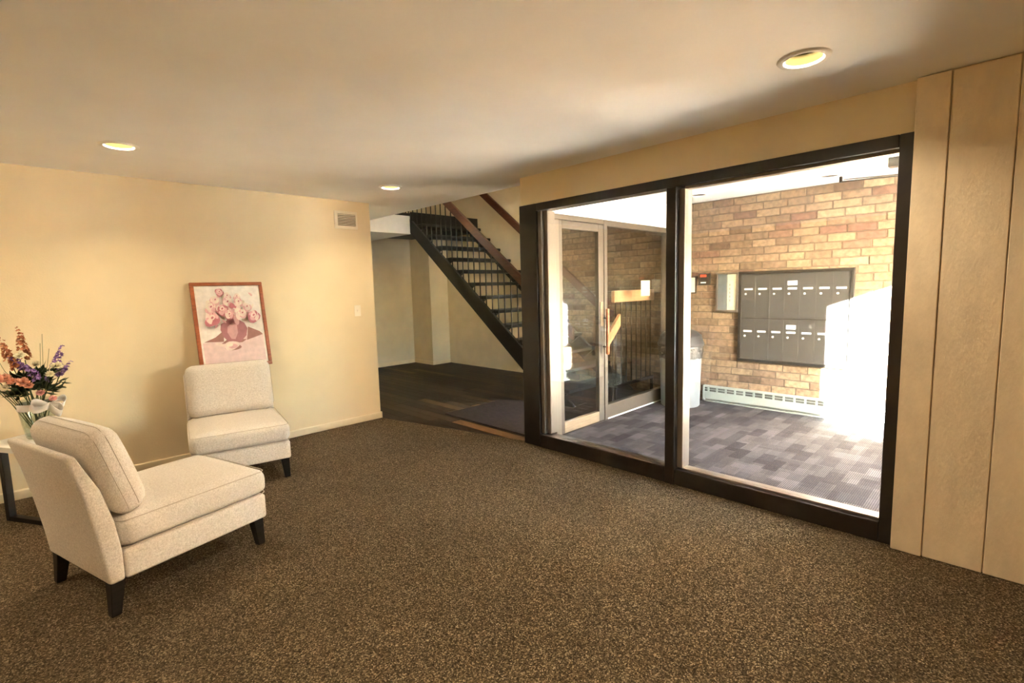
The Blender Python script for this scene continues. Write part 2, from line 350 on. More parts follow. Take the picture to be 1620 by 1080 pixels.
slab = struct('ceiling_hall', bx(2.6, 4.56, 6.902, 8.45, 2.345, 2.63), M['white'], 'white edge of the upper floor beside the stair landing', 'ceiling')

# walls
wa = struct('wall_left', MB().box(-3.0, 2.80, YA, YA + 0.12, 0.0, H).box(2.68, 2.80, YA + 0.12, 8.45, 0.0, H - 0.06), M['cream'], 'cream painted wall behind the armchairs', 'wall')
struct('baseboard_left', MB().prism([(YA - 0.014, 0.004), (YA - 0.0005, 0.004), (YA - 0.0005, 0.075), (YA - 0.006, 0.075), (YA - 0.014, 0.066)], 'x', -3.0, 2.80).box(2.8005, 2.814, YA - 0.014, 8.4, 0.004, 0.075),
       M['base'], 'low cream baseboard along the wall behind the chairs', 'baseboard', bevel=0.004, smooth=True)
wb = struct('wall_right', bx(XB - 0.03, XB + 0.14, YE, 0.39, 0.0, H), M['board'], 'cream board-clad wall beside the glass screen', 'wall')
def board(y0, y1, x0):
    bx(x0, XB - 0.031, y0, y1, 0.006, H - 0.008).build('board', M['board'], wb, bevel=0.003, seg=1)
board(0.262, 0.388, XB - 0.060)
y = 0.2585
while y > YE + 0.23:
    board(y - 0.2245, y, XB - 0.050); y -= 0.2285
struct('wall_header', bx(XB, XB + 0.14, 0.391, 3.13, 2.157, H), M['cream'], 'cream painted strip of wall above the glass screen', 'wall')
struct('wall_rear', bx(-3.12, -3.0, YE - 0.12, 5.14, -0.06, H), M['cream'], 'cream lobby wall out of view', 'wall')
struct('wall_near', bx(-3.0, XB + 0.14, YE - 0.12, YE, -0.06, H), M['cream'], 'cream lobby wall behind the viewer', 'wall')
struct('wall_back', bx(2.6, 6.1, 8.451, 8.55, -0.12, 5.0), M['hallwall'], 'far painted wall of the stair hall under the landing', 'wall')
struct('column', bx(5.545, 5.96, 7.82, 8.449, 0.0, 2.43), M['hallwall'], 'square painted pier at the far corner of the hall', 'pillar')
struct('baseboard_back', MB().box(2.82, 5.54, 8.437, 8.4495, 0, 0.07).box(5.533, 5.5445, 7.81, 8.437, 0, 0.07).box(5.533, 5.955, 7.808, 7.8195, 0, 0.07), M['base'], 'low baseboard round the far hall corner', 'baseboard')
struct('wall_hall', bx(5.96, 6.08, 5.42, 8.449, -0.0, 5.0), M['hallwall'], 'tan wall behind the staircase', 'wall')
struct('wall_upper_screen', MB().box(3.30, 6.08, 3.131, 3.2, 2.40, 5.0).box(3.36, 3.449, 3.2, 6.9, 2.67, 5.0).box(2.6, 3.36, 6.80, 6.9, 2.67, 5.0).box(2.5, 2.6, 6.8, 8.45, 2.3, 5.0), M['hallwall'], 'wall of the upper stairwell', 'wall')
# brick wall
wk = struct('wall_brick', bx(XW + 0.008, 6.08, YE - 0.12, 5.419, -0.06, 5.0), M['mortar'], 'buff brick wall of the vestibule with the mailboxes', 'wall')
BL, BH, J = 0.245, 0.0815, 0.010
def brick_mesh(L, stuff=None, y=0, z=0):
    m = stuff or MB(); c = 0.003; hl, hh = L / 2 - J / 2, BH / 2 - J / 2
    b0 = [(XW + 0.02, y - hl, z - hh), (XW + 0.02, y + hl, z - hh), (XW + 0.02, y + hl, z + hh), (XW + 0.02, y - hl, z + hh)]
    b1 = [(XW + c, p[1], p[2]) for p in b0]
    b2 = [(XW, y - hl + c, z - hh + c), (XW, y + hl - c, z - hh + c), (XW, y + hl - c, z + hh - c), (XW, y - hl + c, z + hh - c)]
    return m.add(b0 + b1 + b2, [(i, (i + 1) % 4, 4 + (i + 1) % 4, 4 + i) for i in range(4)] + [(4 + i, 4 + (i + 1) % 4, 8 + (i + 1) % 4, 8 + i) for i in range(4)] + [(8, 9, 10, 11)])
bcache = {}; rest = MB(); nb = 0
for r in range(60):
    z = (r + 0.5) * BH - 0.055
    vis = z < 2.40
    yy = YE + (0 if r % 2 else -BL / 2) + 0.03 * math.sin(r * 2.3)
    while yy < 5.41:
        a, b_ = max(yy, YE), min(yy + BL, 5.418)
        yy += BL
        if b_ - a < 0.05: continue
        c = (a + b_) / 2
        if vis and 0.62 < c < 3.16:
            behind = 1.30 < c < 2.05 and 0.65 < z < 1.45      # behind the mailbox panel
            if behind: continue
            o = bcache.get(0)
            if o is None:
                o = brick_mesh(BL).build('brick', M['brick'], wk); bcache[0] = o; o.location = (random.uniform(-0.0015, 0.0015), c, z)
            else: child_copy(o, wk, (random.uniform(-0.0015, 0.0015), c, z))
            nb += 1
        elif z < 2.40 or c > 3.0:
            brick_mesh(b_ - a, rest, c, z)
rest.build('brick_run', M['brick_i'], wk, kind='stuff')
print('bricks', nb)
# vestibule: header over the inner door, outer wall with window and door
struct('wall_door_header', bx(XB + 0.142, XW - 0.001, 3.02, 3.13, 2.115, H), M['vceil'], 'white wall strip above the inner vestibule door', 'wall')
struct('wall_entrance', MB().box(3.37, 4.17, YE - 0.12, YE, 0.0, 0.62).box(3.372, XW - 0.001, YE - 0.12, YE, 2.04, H).box(5.13, XW - 0.001, YE - 0.12, YE, 0.0, 2.04),
       M['white'], 'outer entrance wall of the vestibule', 'wall')

# ------------------------------------------------------------------ glass screen between lobby and vestibule
w1 = thing('window_1', 'large dark framed glass screen between lobby and vestibule', 'glass screen', (XB + 0.05, 1.7, 0.0)); w1['kind'] = 'structure'
X0, X1 = XB - 0.02, XB + 0.10
bx(X0, X1, 2.93, 3.13, 0.0045, 2.155).build('post', M['dark'], w1, bevel=0.004)
bx(X0 + 0.02, X1 + 0.03, 2.888, 2.929, 0.13, 2.09).build('jamb_strip', M['bronze'], w1, bevel=0.003)
bx(X0 + 0.05, X1 + 0.03, 2.845, 2.887, 0.13, 2.09).build('jamb_strip', M['bronze'], w1, bevel=0.003)
bx(X0, X1, 0.391, 0.449, 0.0045, 2.155).build('post', M['dark'], w1, bevel=0.004)
bx(X0 - 0.01, X1, 1.64, 1.712, 0.0045, 2.09).build('mullion', M['dark'], w1, bevel=0.004)
bx(X0 + 0.035, X1 + 0.02, 1.598, 1.639, 0.125, 2.075).build('mullion_strip', M['bronze'], w1, bevel=0.003)
bx(X0, X1, 0.45, 2.929, 2.09, 2.155).build('head_rail', M['dark'], w1, bevel=0.004)
bx(X0 + 0.04, X1 - 0.01, 0.45, 1.60, 2.072, 2.0895).build('glazing_bead', M['bronze'], w1, bevel=0.002)
bx(X0, X1, 1.713, 2.929, 0.0045, 0.122).build('bottom_rail', M['dark'], w1, bevel=0.004)
bx(X0, X1, 0.45, 1.639, 0.0045, 0.118).build('bottom_rail', M['dark'], w1, bevel=0.004)
bx(X0 + 0.03, X1 - 0.01, 0.45, 1.597, 0.1185, 0.130).build('glazing_bead', M['bronze'], w1, bevel=0.002)
bx(XB + 0.036, XB + 0.044, 1.713, 2.887, 0.1225, 2.0895).build('pane', M['glass'], w1)
bx(XB + 0.036, XB + 0.044, 0.45, 1.597, 0.1305, 2.0715).build('pane', M['glass'], w1)
# outer window of the vestibule
w2 = thing('window_2', 'entrance sidelight window that lets the sun in', 'window', (3.77, YE - 0.06, 0.62)); w2['kind'] = 'structure'
bx(3.372, 4.17, YE - 0.064, YE - 0.056, 0.622, 2.038).build('pane', M['glass'], w2)
bx(4.171, 4.215, YE - 0.11, YE - 0.01, 0.0, 2.039).build('mullion', M['dark'], w2)
d2 = thing('door_2', 'glazed outer entrance door with a solid foot panel', 'door', (4.67, YE - 0.06, 0.0)); d2['kind'] = 'structure'
bx(4.216, 5.129, YE - 0.08, YE - 0.04, 0.005, 0.62).build('foot_panel', M['dark'], d2)
bx(4.216, 5.129, YE - 0.064, YE - 0.056, 0.621, 2.038).build('pane', M['glass'], d2)
bx(4.30, 4.33, YE - 0.04, YE + 0.03, 0.90, 1.30).build('handle', M['chrome'], d2, bevel=0.008)

# inner vestibule door and fixed side panel (plane Y about 3.05)
YD = 3.02
d1 = thing('door_1', 'glazed vestibule door with tan metal frame and wooden pull handle', 'door', (3.95, YD + 0.03, 0.0)); d1['kind'] = 'structure'
bx(XB + 0.142, 3.455, YD, YD + 0.07, 0.0005, 2.113).build('side_jamb', M['bronze'], d1, bevel=0.003)
bx(3.456, 3.528, YD + 0.035, YD + 0.07, 0.0005, 2.113).build('hinge_gap', M['gap'], d1)  # black strip stands in for the shade inside the door recess
bx(3.53, 3.665, YD - 0.002, YD + 0.045, 0.008, 2.06).build('stile', M['alu'], d1, bevel=0.004)
bx(3.53, 3.60, YD - 0.018, YD - 0.003, 0.008, 2.06).build('stile_strip', M['bronze'], d1, bevel=0.003)
bx(4.245, 4.335, YD - 0.002, YD + 0.045, 0.008, 2.06).build('stile', M['alu'], d1, bevel=0.004)
bx(3.666, 4.244, YD - 0.002, YD + 0.045, 1.985, 2.06).build('top_rail', M['alu'], d1, bevel=0.004)
bx(3.666, 4.244, YD - 0.002, YD + 0.045, 0.008, 0.115).build('bottom_rail', M['tanwood'], d1, bevel=0.004)
bx(3.666, 4.244, YD + 0.018, YD + 0.026, 0.116, 1.984).build('pane', M['glass'], d1)
bx(3.456, 4.345, YD, YD + 0.07, 2.066, 2.113).build('door_head', M['alu'], d1, bevel=0.003)
hp = bx(4.262, 4.315, YD - 0.012, YD - 0.0025, 1.02, 1.27).build('handle_plate', M['tanwood'], d1, bevel=0.012)
hd = bx(4.30, 4.335, YD - 0.075, YD - 0.045, 0.72, 1.20).build('handle', M['cherry'], d1, bevel=0.008)
for z in (0.80, 1.10): MB().cyl((4.315, YD - 0.046, z), (4.315, YD - 0.003, z), 0.008).build('handle_bolt', M['black'], hd)
w3 = thing('window_3', 'fixed glass side panel beside the inner vestibule door', 'window', (5.05, YD + 0.03, 0.0)); w3['kind'] = 'structure'
bx(4.346, 4.40, YD - 0.004, YD + 0.07, 0.0005, 2.113).build('mullion', M['alu'], w3, bevel=0.004)
bx(4.401, 5.80, YD, YD + 0.07, 2.055, 2.113).build('head_rail', M['alu'], w3, bevel=0.004)
bx(4.401, 5.80, YD, YD + 0.07, 0.0005, 0.155).build('bottom_rail', M['alu'], w3, bevel=0.004)
bx(4.401, 5.60, YD - 0.006, YD - 0.001, 0.0005, 0.014).build('caulk_strip', M['white'], w3)
bx(5.66, 5.80, YD, YD + 0.07, 0.156, 2.054).build('stile', M['alu'], w3, bevel=0.004)
bx(5.801, XW - 0.002, YD, YD + 0.07, 0.0005, 2.113).build('wall_jamb', M['dark'], w3, bevel=0.003)
bx(4.401, 5.659, YD + 0.030, YD + 0.038, 0.156, 2.054).build('pane', M['glass'], w3)
tag(bx(5.12, 5.32, YD + 0.0275, YD + 0.0295, 1.305, 1.485).build('paper_note', M['note']), 'small cream paper note taped to the glass side panel', 'paper')

# ------------------------------------------------------------------ staircase
RI, GO, YN = 0.1915, 0.243, 6.886
def nose(y): return 2.68 + (y - YN) * RI / GO
st = thing('staircase', 'dark open-riser staircase with thin black balusters and reddish handrail', 'staircase', (5.23, 5.3, 0.0))
def slope_poly(y0, y1, lo, hi): return [(y0, nose(y0) + lo), (y1, nose(y1) + lo), (y1, nose(y1) + hi), (y0, nose(y0) + hi)]
for x0, x1 in ((4.555, 4.60), (5.835, 5.88)):
    y0 = YN + (0.30 - 2.68) * GO / RI
    pts = [(y0 - 0.25, 0.0), (y0 + 0.12, 0.0), (YN + 0.06, nose(YN + 0.06) - 0.33), (YN + 0.06, nose(YN + 0.06) - 0.11), (y0 - 0.25, nose(y0 - 0.25) - 0.09)]
    MB().prism(pts, 'x', x0, x1).build('stringer', M['stair'], st, bevel=0.004, seg=1)
t0 = None
for k in range(1, 14):
    y = YN - (14 - k) * GO; z = k * RI
    if t0 is None:
        tr = bx(4.601, 5.834, y - 0.012, y + 0.255, z - 0.048, z).build('tread', M['tread'], st, bevel=0.012); t0 = (tr, y, z)
        b1 = MB().prism([(y + 0.02, z - 0.049), (y + 0.24, z - 0.049), (y + 0.24, z - 0.12), (y + 0.18, z - 0.17)], 'x', 4.60, 4.64).build('tread_bracket', M['stair'], tr)
        b2 = MB().prism([(y + 0.02, z - 0.049), (y + 0.24, z - 0.049), (y + 0.24, z - 0.12), (y + 0.18, z - 0.17)], 'x', 5.79, 5.834).build('tread_bracket', M['stair'], tr)
    else:
        tr = child_copy(t0[0], st, (0, y - t0[1], z - t0[2]))
        for b_ in (b1, b2): child_copy(b_, tr, (0, 0, 0))
ld = bx(4.562, 5.959, YN + 0.012, 8.44, 2.44, 2.68).build('landing', M['stair'], st, bevel=0.006)
bx(4.555, 5.959, YN - 0.03, YN + 0.011, 2.43, 2.69).build('landing_beam', M['stair'], st, bevel=0.006)
MB().prism(slope_poly(3.62, 7.25, 0.70, 0.84), 'x', 4.555, 4.605).build('handrail', M['redwood'], st, bevel=0.010)
y = 3.80
while y < 7.0:
    MB().cyl((4.578, y, nose(min(y, YN)) - 0.10), (4.578, y, nose(y) + 0.71), 0.0085, n=8).build('baluster', M['stair'], st)
    y += GO / 2
wr = thing('wall_handrail', 'dark wooden handrail fixed to the wall above the stairs', 'handrail', (5.86, 4.15, 1.2))
MB().prism(slope_poly(4.20, 7.4, 0.56, 0.71), 'x', 5.835, 5.88).build('rail', M['redwood'], wr, bevel=0.01)
for y in (4.6, 5.3, 6.2, 6.9):
    MB().cyl((5.88, y, nose(y) + 0.60), (XW + 0.015 if y < 5.4 else 5.9605, y, nose(y) + 0.60), 0.012, n=8).build('bracket', M['stair'], wr)
gr = thing('landing_guard', 'dark baluster guard on the upper floor edge beside the landing', 'railing', (4.0, 6.95, 2.63))
bx(3.46, 4.553, 6.905, 6.945, 2.631, 2.675).build('bottom_rail', M['stair'], gr)
bx(3.46, 4.553, 6.905, 6.945, 3.45, 3.55).build('handrail', M['redwood'], gr)
for k in range(11): MB().cyl((3.52 + k * 0.098, 6.925, 2.674), (3.52 + k * 0.098, 6.925, 3.451), 0.0085, n=8).build('baluster', M['stair'], gr)
# guard railing behind the side panel
gd = thing('guard_railing', 'honey wood guard rail on thin dark balusters behind the glass side panel', 'railing', (5.3, 3.33, 0.0))
bx(4.97, XW - 0.002, 3.31, 3.36, 1.235, 1.375).build('handrail', M['orangewood'], gd, bevel=0.012)
bx(4.97, XW - 0.002, 3.32, 3.35, 0.20, 0.235).build('bottom_rail', M['gap'], gd)
for k in range(8): MB().cyl((5.03 + k * 0.115, 3.335, 0.234), (5.03 + k * 0.115, 3.335, 1.236), 0.008, n=8).build('baluster', M['gap'], gd)
for x in (4.985, 5.87): bx(x - 0.012, x + 0.012, 3.32, 3.35, 0.0, 0.20).build('post', M['gap'], gd)
MB().prism([(5.06, 1.10), (5.06, 0.955), (4.62, 0.555), (4.62, 0.70)], 'y', 3.28, 3.325).build('sloping_rail', M['orangewood'], gd, bevel=0.008)
for x in (4.70, 4.81, 4.92): MB().cyl((x, 3.305, 0.0), (x, 3.305, 0.56 + (x - 4.62) * 0.9), 0.008, n=8).build('baluster', M['gap'], gd)

rug = bx(3.38, 4.36, 3.22, 4.58, 0.0, 0.009).build('door_mat', M['mat_rug'], bevel=0.003)
tag(rug, 'dark maroon mat lying on the hall wood floor', 'mat')

# ------------------------------------------------------------------ slipper chairs
def rbox(cx, cy, cz, sx, sy, sz, r, n=10, crown=0.0, side=0.0):
    # rounded cushion: a cube grid pulled to a rounded box, its faces crowned outwards
    m = MB(); idx = {}
    vs, fs = [], []
    def vert(i, j, k):
        key = (i, j, k)
        if key not in idx:
            p = [2 * t / n - 1 for t in key]
            q = []
            h = (sx / 2, sy / 2, sz / 2)
            pos = Vector((p[0] * h[0], p[1] * h[1], p[2] * h[2]))
            inner = Vector([max(-(hh - r), min(hh - r, c)) for hh, c in zip(h, pos)])
            d = pos - inner
            if d.length > 1e-9: pos = inner + d.normalized() * r
            bu = (1 - p[0] ** 2) * (1 - p[1] ** 2)
            pos.z += (1 if p[2] > 0 else -0.15) * abs(p[2]) * crown * bu ** 0.5
            e = (1 - p[2] ** 2)
            pos.x += side * p[0] * e * (1 - p[1] ** 2 * 0.5); pos.y += side * p[1] * e * (1 - p[0] ** 2 * 0.5)
            idx[key] = len(vs); vs.append((cx + pos.x, cy + pos.y, cz + pos.z))
        return idx[key]
    R_ = range(n)
    for a in R_:
        for b_ in R_:
            for s_ in (0, n):
                fs.append((vert(a, b_, s_), vert(a + 1, b_, s_), vert(a + 1, b_ + 1, s_), vert(a, b_ + 1, s_)))
                fs.append((vert(a, s_, b_), vert(a + 1, s_, b_), vert(a + 1, s_, b_ + 1), vert(a, s_, b_ + 1)))
                fs.append((vert(s_, a, b_), vert(s_, a + 1, b_), vert(s_, a + 1, b_ + 1), vert(s_, a, b_ + 1)))
    m.add(vs, fs); return m
def transform(mb, M4): mb.v = [tuple(M4 @ Vector(p)) for p in mb.v]; return mb
def loop(sx, sy, z, r, n=6):
    pts = []
    for (cx, cy, a0) in ((sx / 2 - r, sy / 2 - r, 0), (-sx / 2 + r, sy / 2 - r, 90), (-sx / 2 + r, -sy / 2 + r, 180), (sx / 2 - r, -sy / 2 + r, 270)):
        for k in range(n + 1): a = math.radians(a0 + 90 * k / n); pts.append((cx + r * math.cos(a), cy + r * math.sin(a), z))
    return pts
def slipper_chair(label, loc, rz):
    c = thing('slipper_chair', label, 'chair', loc, rz, 'oatmeal slipper chairs')
    L = dict(world=False)
    wd = 0.655
    out = [(-0.372, 0.160), (-0.385, 0.287), (-0.410, 0.46), (-0.440, 0.63), (-0.474, 0.77), (-0.470, 0.790)]
    inn = [(-0.440, 0.785), (-0.405, 0.70), (-0.362, 0.60), (-0.326, 0.447), (-0.309, 0.30), (-0.309, 0.160)]
    MB().prism(out + inn, 'y', -wd / 2, wd / 2).build('backrest', M['fabric'], c, bevel=0.016, seg=3, smooth=True, **L)
    MB().box(-0.308, 0.395, -wd / 2, wd / 2, 0.158, 0.297).build('seat_frame', M['fabric'], c, bevel=0.016, seg=3, smooth=True, **L)
    sc = rbox(0.047, 0, 0.370, 0.725, wd + 0.006, 0.145, 0.045, n=14, crown=0.022, side=0.006).build('seat_cushion', M['fabric'], c, smooth=True, **L)
    for z in (0.305, 0.432):
        MB().tube([(0.047 + p[0], p[1], p[2]) for p in loop(0.715, wd - 0.004, z, 0.04)], 0.0022, 6, True).build('piping', M['seam'], sc, smooth=True, **L)
    T = Matrix.Translation((-0.292, 0, 0.655)) @ Matrix.Rotation(math.radians(-16), 4, 'Y') @ Matrix.Rotation(math.radians(90), 4, 'Y')
    pb = transform(rbox(0, 0, 0, 0.435, wd - 0.02, 0.135, 0.062, n=14, crown=0.03), T)
    pc = pb.build('back_cushion', M['fabric'], c, smooth=True, **L)
    for z in (-0.022, 0.022):
        t = transform(MB().tube(loop(0.437, wd - 0.018, z, 0.075), 0.0014, 6, True), T); t.build('piping', M['seam'], pc, smooth=True, **L)
    for (x, y, lean) in ((0.345, 0.285, 0.012), (0.345, -0.285, 0.012), (-0.335, 0.285, -0.02), (-0.335, -0.285, -0.02)):
        a, b_ = 0.030, 0.020
        yo = 0.01 if y > 0 else -0.01
        vs = [(x - a, y - a, 0.175), (x + a, y - a, 0.175), (x + a, y + a, 0.175), (x - a, y + a, 0.175)]
        vs = [(x + lean - b_, y + yo - b_, 0.0045), (x + lean + b_, y + yo - b_, 0.0045), (x + lean + b_, y + yo + b_, 0.0045), (x + lean - b_, y + yo + b_, 0.0045)] + vs
        MB().add(vs, [(3, 2, 1, 0), (4, 5, 6, 7), (0, 1, 5, 4), (1, 2, 6, 5), (2, 3, 7, 6), (3, 0, 4, 7)]).build('leg', M['blackwood'], c, bevel=0.004, **L)
    return c
slipper_chair('oatmeal slipper chair seen from behind and side in front of the flower table', (0.429, 3.183, 0), math.atan2(0.275, 0.961))
slipper_chair('oatmeal slipper chair facing out below the framed flower picture', (1.145, 4.375, 0), math.radians(-90 - 10.5))

# ------------------------------------------------------------------ framed picture standing on the chair back
pic = thing('framed_picture', 'cherry framed print of pink flowers leaning on the wall above the chair back', 'picture', (1.325, 4.862, 0.792))
tilt = math.radians(9.2)
pic.rotation_euler = (-tilt, 0, 0)
BASE.pop(pic.name)
PWd, PHt = 0.585, 0.775; FW = 0.030
L = dict(world=False)
def pbox(x0, x1, z0, z1, y0, y1): return bx(x0, x1, y0, y1, z0, z1)
pbox(-PWd / 2, PWd / 2, 0, FW, -0.012, 0.014).build('frame_bottom', M['cherry'], pic, bevel=0.005, **L)
pbox(-PWd / 2, PWd / 2, PHt - FW, PHt, -0.012, 0.014).build('frame_top', M['cherry'], pic, bevel=0.005, **L)
pbox(-PWd / 2, -PWd / 2 + FW, FW, PHt - FW, -0.012, 0.014).build('frame_side', M['cherry'], pic, bevel=0.005, **L)
pbox(PWd / 2 - FW, PWd / 2, FW, PHt - FW, -0.012, 0.014).build('frame_side', M['cherry'], pic, bevel=0.005, **L)
def pm(n, c): return mat('print ' + n, c, 0.75, var=0.10, scale=22)
PMAT = [pm('ground', (0.88, 0.83, 0.77)), pm('table', (0.80, 0.62, 0.60)), pm('shadow', (0.40, 0.20, 0.17)), pm('jug', (0.46, 0.20, 0.21)), pm('jug light', (0.66, 0.38, 0.38)),
        pm('petal', (0.76, 0.46, 0.47)), pm('petal pale', (0.86, 0.70, 0.63)), pm('petal deep', (0.52, 0.18, 0.21)), pm('leaf', (0.70, 0.60, 0.48)), pm('cream', (0.86, 0.78, 0.66)), pm('border', (0.90, 0.84, 0.76))]
pr = MB(); lay = [0]
IW, IH = PWd - 2 * FW, PHt - 2 * FW
def pp(u, v): return ((u - 0.5) * IW, 0.0 - lay[0] * 0.00025, FW + v * IH)
def shape(mi, pts): pr.mi = mi; lay[0] += 1; pr.add([pp(*p) for p in pts], [tuple(range(len(pts)))])
def ell(mi, u, v, a, b_, rot=0, n=14, wob=0.0):
    pts = []
    for k in range(n):
        t = 2 * math.pi * k / n; q = 1 + wob * math.sin(3 * t + u * 17)
        x_, y_ = a * q * math.cos(t), b_ * q * math.sin(t)
        pts.append((min(0.98, max(0.02, u + x_ * math.cos(rot) - y_ * math.sin(rot))), v + x_ * math.sin(rot) + y_ * math.cos(rot)))
    shape(mi, pts)
shape(10, [(0, 0), (1, 0), (1, 1), (0, 1)])
shape(0, [(0.03, 0.025), (0.97, 0.025), (0.97, 0.975), (0.03, 0.975)])
shape(1, [(0.03, 0.025), (0.97, 0.025), (0.97, 0.36), (0.70, 0.37), (0.35, 0.31), (0.03, 0.30)])
shape(2, [(0.70, 0.30), (0.97, 0.36), (0.92, 0.40), (0.74, 0.47)]); shape(2, [(0.05, 0.31), (0.34, 0.30), (0.36, 0.44), (0.22, 0.36)])
shape(2, [(0.30, 0.275), (0.62, 0.275), (0.70, 0.31), (0.40, 0.33)])
shape(3, [(0.42, 0.29), (0.60, 0.285), (0.70, 0.36), (0.73, 0.45), (0.69, 0.52), (0.62, 0.56), (0.62, 0.62), (0.44, 0.62), (0.42, 0.56), (0.33, 0.52), (0.31, 0.45), (0.35, 0.35)])
shape(4, [(0.46, 0.33), (0.52, 0.32), (0.57, 0.40), (0.57, 0.50), (0.50, 0.53), (0.42, 0.48), (0.41, 0.41)])
ell(2, 0.47, 0.22, 0.13, 0.035); ell(6, 0.45, 0.245, 0.12, 0.055, 0.1, wob=0.08); ell(5, 0.47, 0.235, 0.07, 0.03); ell(9, 0.42, 0.255, 0.05, 0.022); ell(6, 0.27, 0.27, 0.07, 0.02, -0.3)
for (u, v, a) in ((0.36, 0.66, .09), (0.62, 0.68, .09), (0.48, 0.74, .10), (0.30, 0.76, .07), (0.68, 0.78, .06), (0.42, 0.84, .05)): ell(8, u, v, a, a * 0.45, u * 5)
rp = random.Random(5)
def rose(u, v, r, deep):
    ell(7 if deep else 5, u, v - r * 0.15, r, r * 0.72, rp.uniform(-.3, .3), wob=0.12)
    for k in range(7):
        t = 2 * math.pi * k / 7 + rp.uniform(-.3, .3); q = r * rp.uniform(.45, .7)
        ell(rp.choice([5, 6, 6, 9] if not deep else [5, 6, 5, 7]), u + q * math.cos(t), v + q * 0.72 * math.sin(t), r * 0.42, r * 0.26, t + 1.57, n=10, wob=0.1)
    ell(6, u, v + r * .1, r * .42, r * .3, 0.3, n=10); ell(7, u + r * .05, v + r * .08, r * .2, r * .13, 0.5, n=8)
for k in range(26): ell(rp.choice([6, 9, 8, 5]), rp.uniform(.14, .86), rp.uniform(.58, .90) - abs(rp.uniform(-.1, .1)), rp.uniform(.02, .05), rp.uniform(.012, .025), rp.uniform(0, 3), n=8, wob=.15)
for (u, v, r, dp) in ((.62, .86, .055, False), (.36, .92, .065, True), (.47, .87, .06, False), (.28, .82, .075, False), (.46, .79, .085, False), (.63, .79, .07, False), (.20, .73, .09, False), (.75, .72, .075, False),
                      (.36, .70, .095, True), (.56, .71, .10, False), (.66, .64, .075, False), (.19, .59, .115, True), (.83, .60, .105, True), (.45, .63, .08, True)): rose(u, v, r, dp)
ell(7, .51, .735, .045, .035, 0, wob=.1); ell(4, .55, .56, .04, .07, .15); ell(6, .58, .60, .03, .05, .3)
shape(8, [(0.80, 0.085), (0.90, 0.09), (0.90, 0.094), (0.80, 0.089)])
pr.build('print', PMAT, pic, **L)
pbox(-IW / 2, IW / 2, FW, PHt - FW, 0.002, 0.010).build('backing', M['paper'], pic, **L)

# ------------------------------------------------------------------ wall fittings on the cream wall
vt = thing('wall_vent', 'cream louvred air vent high on the cream wall', 'vent', (2.52, YA, 2.19))
Yv = YA - 0.0005
vb = MB()
x0, x1, z0, z1 = 2.39, 2.645, 2.105, 2.29
vb.box(x0, x1, Yv - 0.012, Yv, z0, z0 + 0.035).box(x0, x1, Yv - 0.012, Yv, z1 - 0.03, z1).box(x0, x0 + 0.035, Yv - 0.012, Yv, z0 + 0.035, z1 - 0.03).box(x1 - 0.02, x1, Yv - 0.012, Yv, z0 + 0.035, z1 - 0.03)
vb.build('frame', M['vent'], vt, bevel=0.002, seg=1)
bx(x0 + 0.035, x1 - 0.02, Yv - 0.002, Yv, z0 + 0.035, z1 - 0.03).build('duct', M['ventback'], vt)
for k in range(7):
    z = z0 + 0.042 + k * 0.0165
    MB().prism([(Yv - 0.011, z), (Yv - 0.009, z + 0.001), (Yv - 0.003, z + 0.010), (Yv - 0.005, z + 0.010)], 'x', x0 + 0.036, x1 - 0.021).build('slat', M['vent'], vt)
sw = thing('light_switch', 'ivory light switch plate near the wall end', 'switch', (2.59, YA, 1.24))
bx(2.553, 2.627, Yv - 0.007, Yv, 1.178, 1.298).build('plate', M['plate'], sw, bevel=0.003)
bx(2.583, 2.597, Yv - 0.018, Yv - 0.007, 1.228, 1.25).build('toggle', M['plate'], sw, bevel=0.002)
for z in (1.195, 1.281): MB().cyl((2.59, Yv - 0.0085, z), (2.59, Yv - 0.007, z), 0.004, n=8).build('screw', M['chrome'], sw)

# ------------------------------------------------------------------ recessed lights
def downlight(x, y, on, label, group, power=LAMP_POWER):
    t = thing('ceiling_light', label, 'light', (x, y, H), 0, group)
    ringp = [(DR - 0.002, 0.0), (DR + 0.004, -0.008), (DR + 0.024, -0.008), (DR + 0.031, -0.0005), (DR - 0.002, -0.0005)]
    MB().lathe(ringp, (x, y, H), 40).build('trim_ring', M['white'], t, smooth=True)
    MB().lathe([(DR - 0.002, 0.0), (DR - 0.006, 0.06), (DR - 0.016, 0.125), (0.0, 0.13)], (x, y, H), 40).build('reflector', M['lamp_in'] if on else M['lamp_dark'], t, smooth=True)
    if on:
        MB().cyl((x, y, H + 0.045), (x, y, H + 0.105), 0.046, 0.050, 32).build('lamp_face', M['lamp_on'], t)
        ld = bpy.data.lights.new('lamp', 'AREA'); ld.shape = 'DISK'; ld.size = 0.09; ld.energy = power; ld.color = (1.0, 0.835, 0.60)
        lo = bpy.data.objects.new('lamp', ld); COL.objects.link(lo); lo.parent = t; lo.location = (0, 0, 0.043)
    else:
        MB().cyl((x, y, H + 0.085), (x, y, H + 0.12), 0.045, 0.05, 24).build('lamp_face', M['lamp_dark'], t)
names = ['lit recessed ceiling light near the top edge above the glass screen', 'lit recessed ceiling light above the flower table and cream wall', 'small lit recessed ceiling light near the stair opening']
for k, (x, y) in enumerate(DL_ON):
    downlight(x, y, True, names[k] if k < 3 else ['lit recessed ceiling light out of view above the middle of the carpet', 'lit recessed ceiling light out of view beyond the flower table', 'lit recessed ceiling light out of view by the rear wall'][k - 3], 'lit recessed lobby lights' if k < 3 else 'recessed lobby lights out of view', LAMP_POWER * 0.55 if k < 3 else LAMP_POWER)
ul = thing('ceiling_light', 'lit ceiling light at the top of the stairwell', 'light', (4.9, 5.4, 5.0))
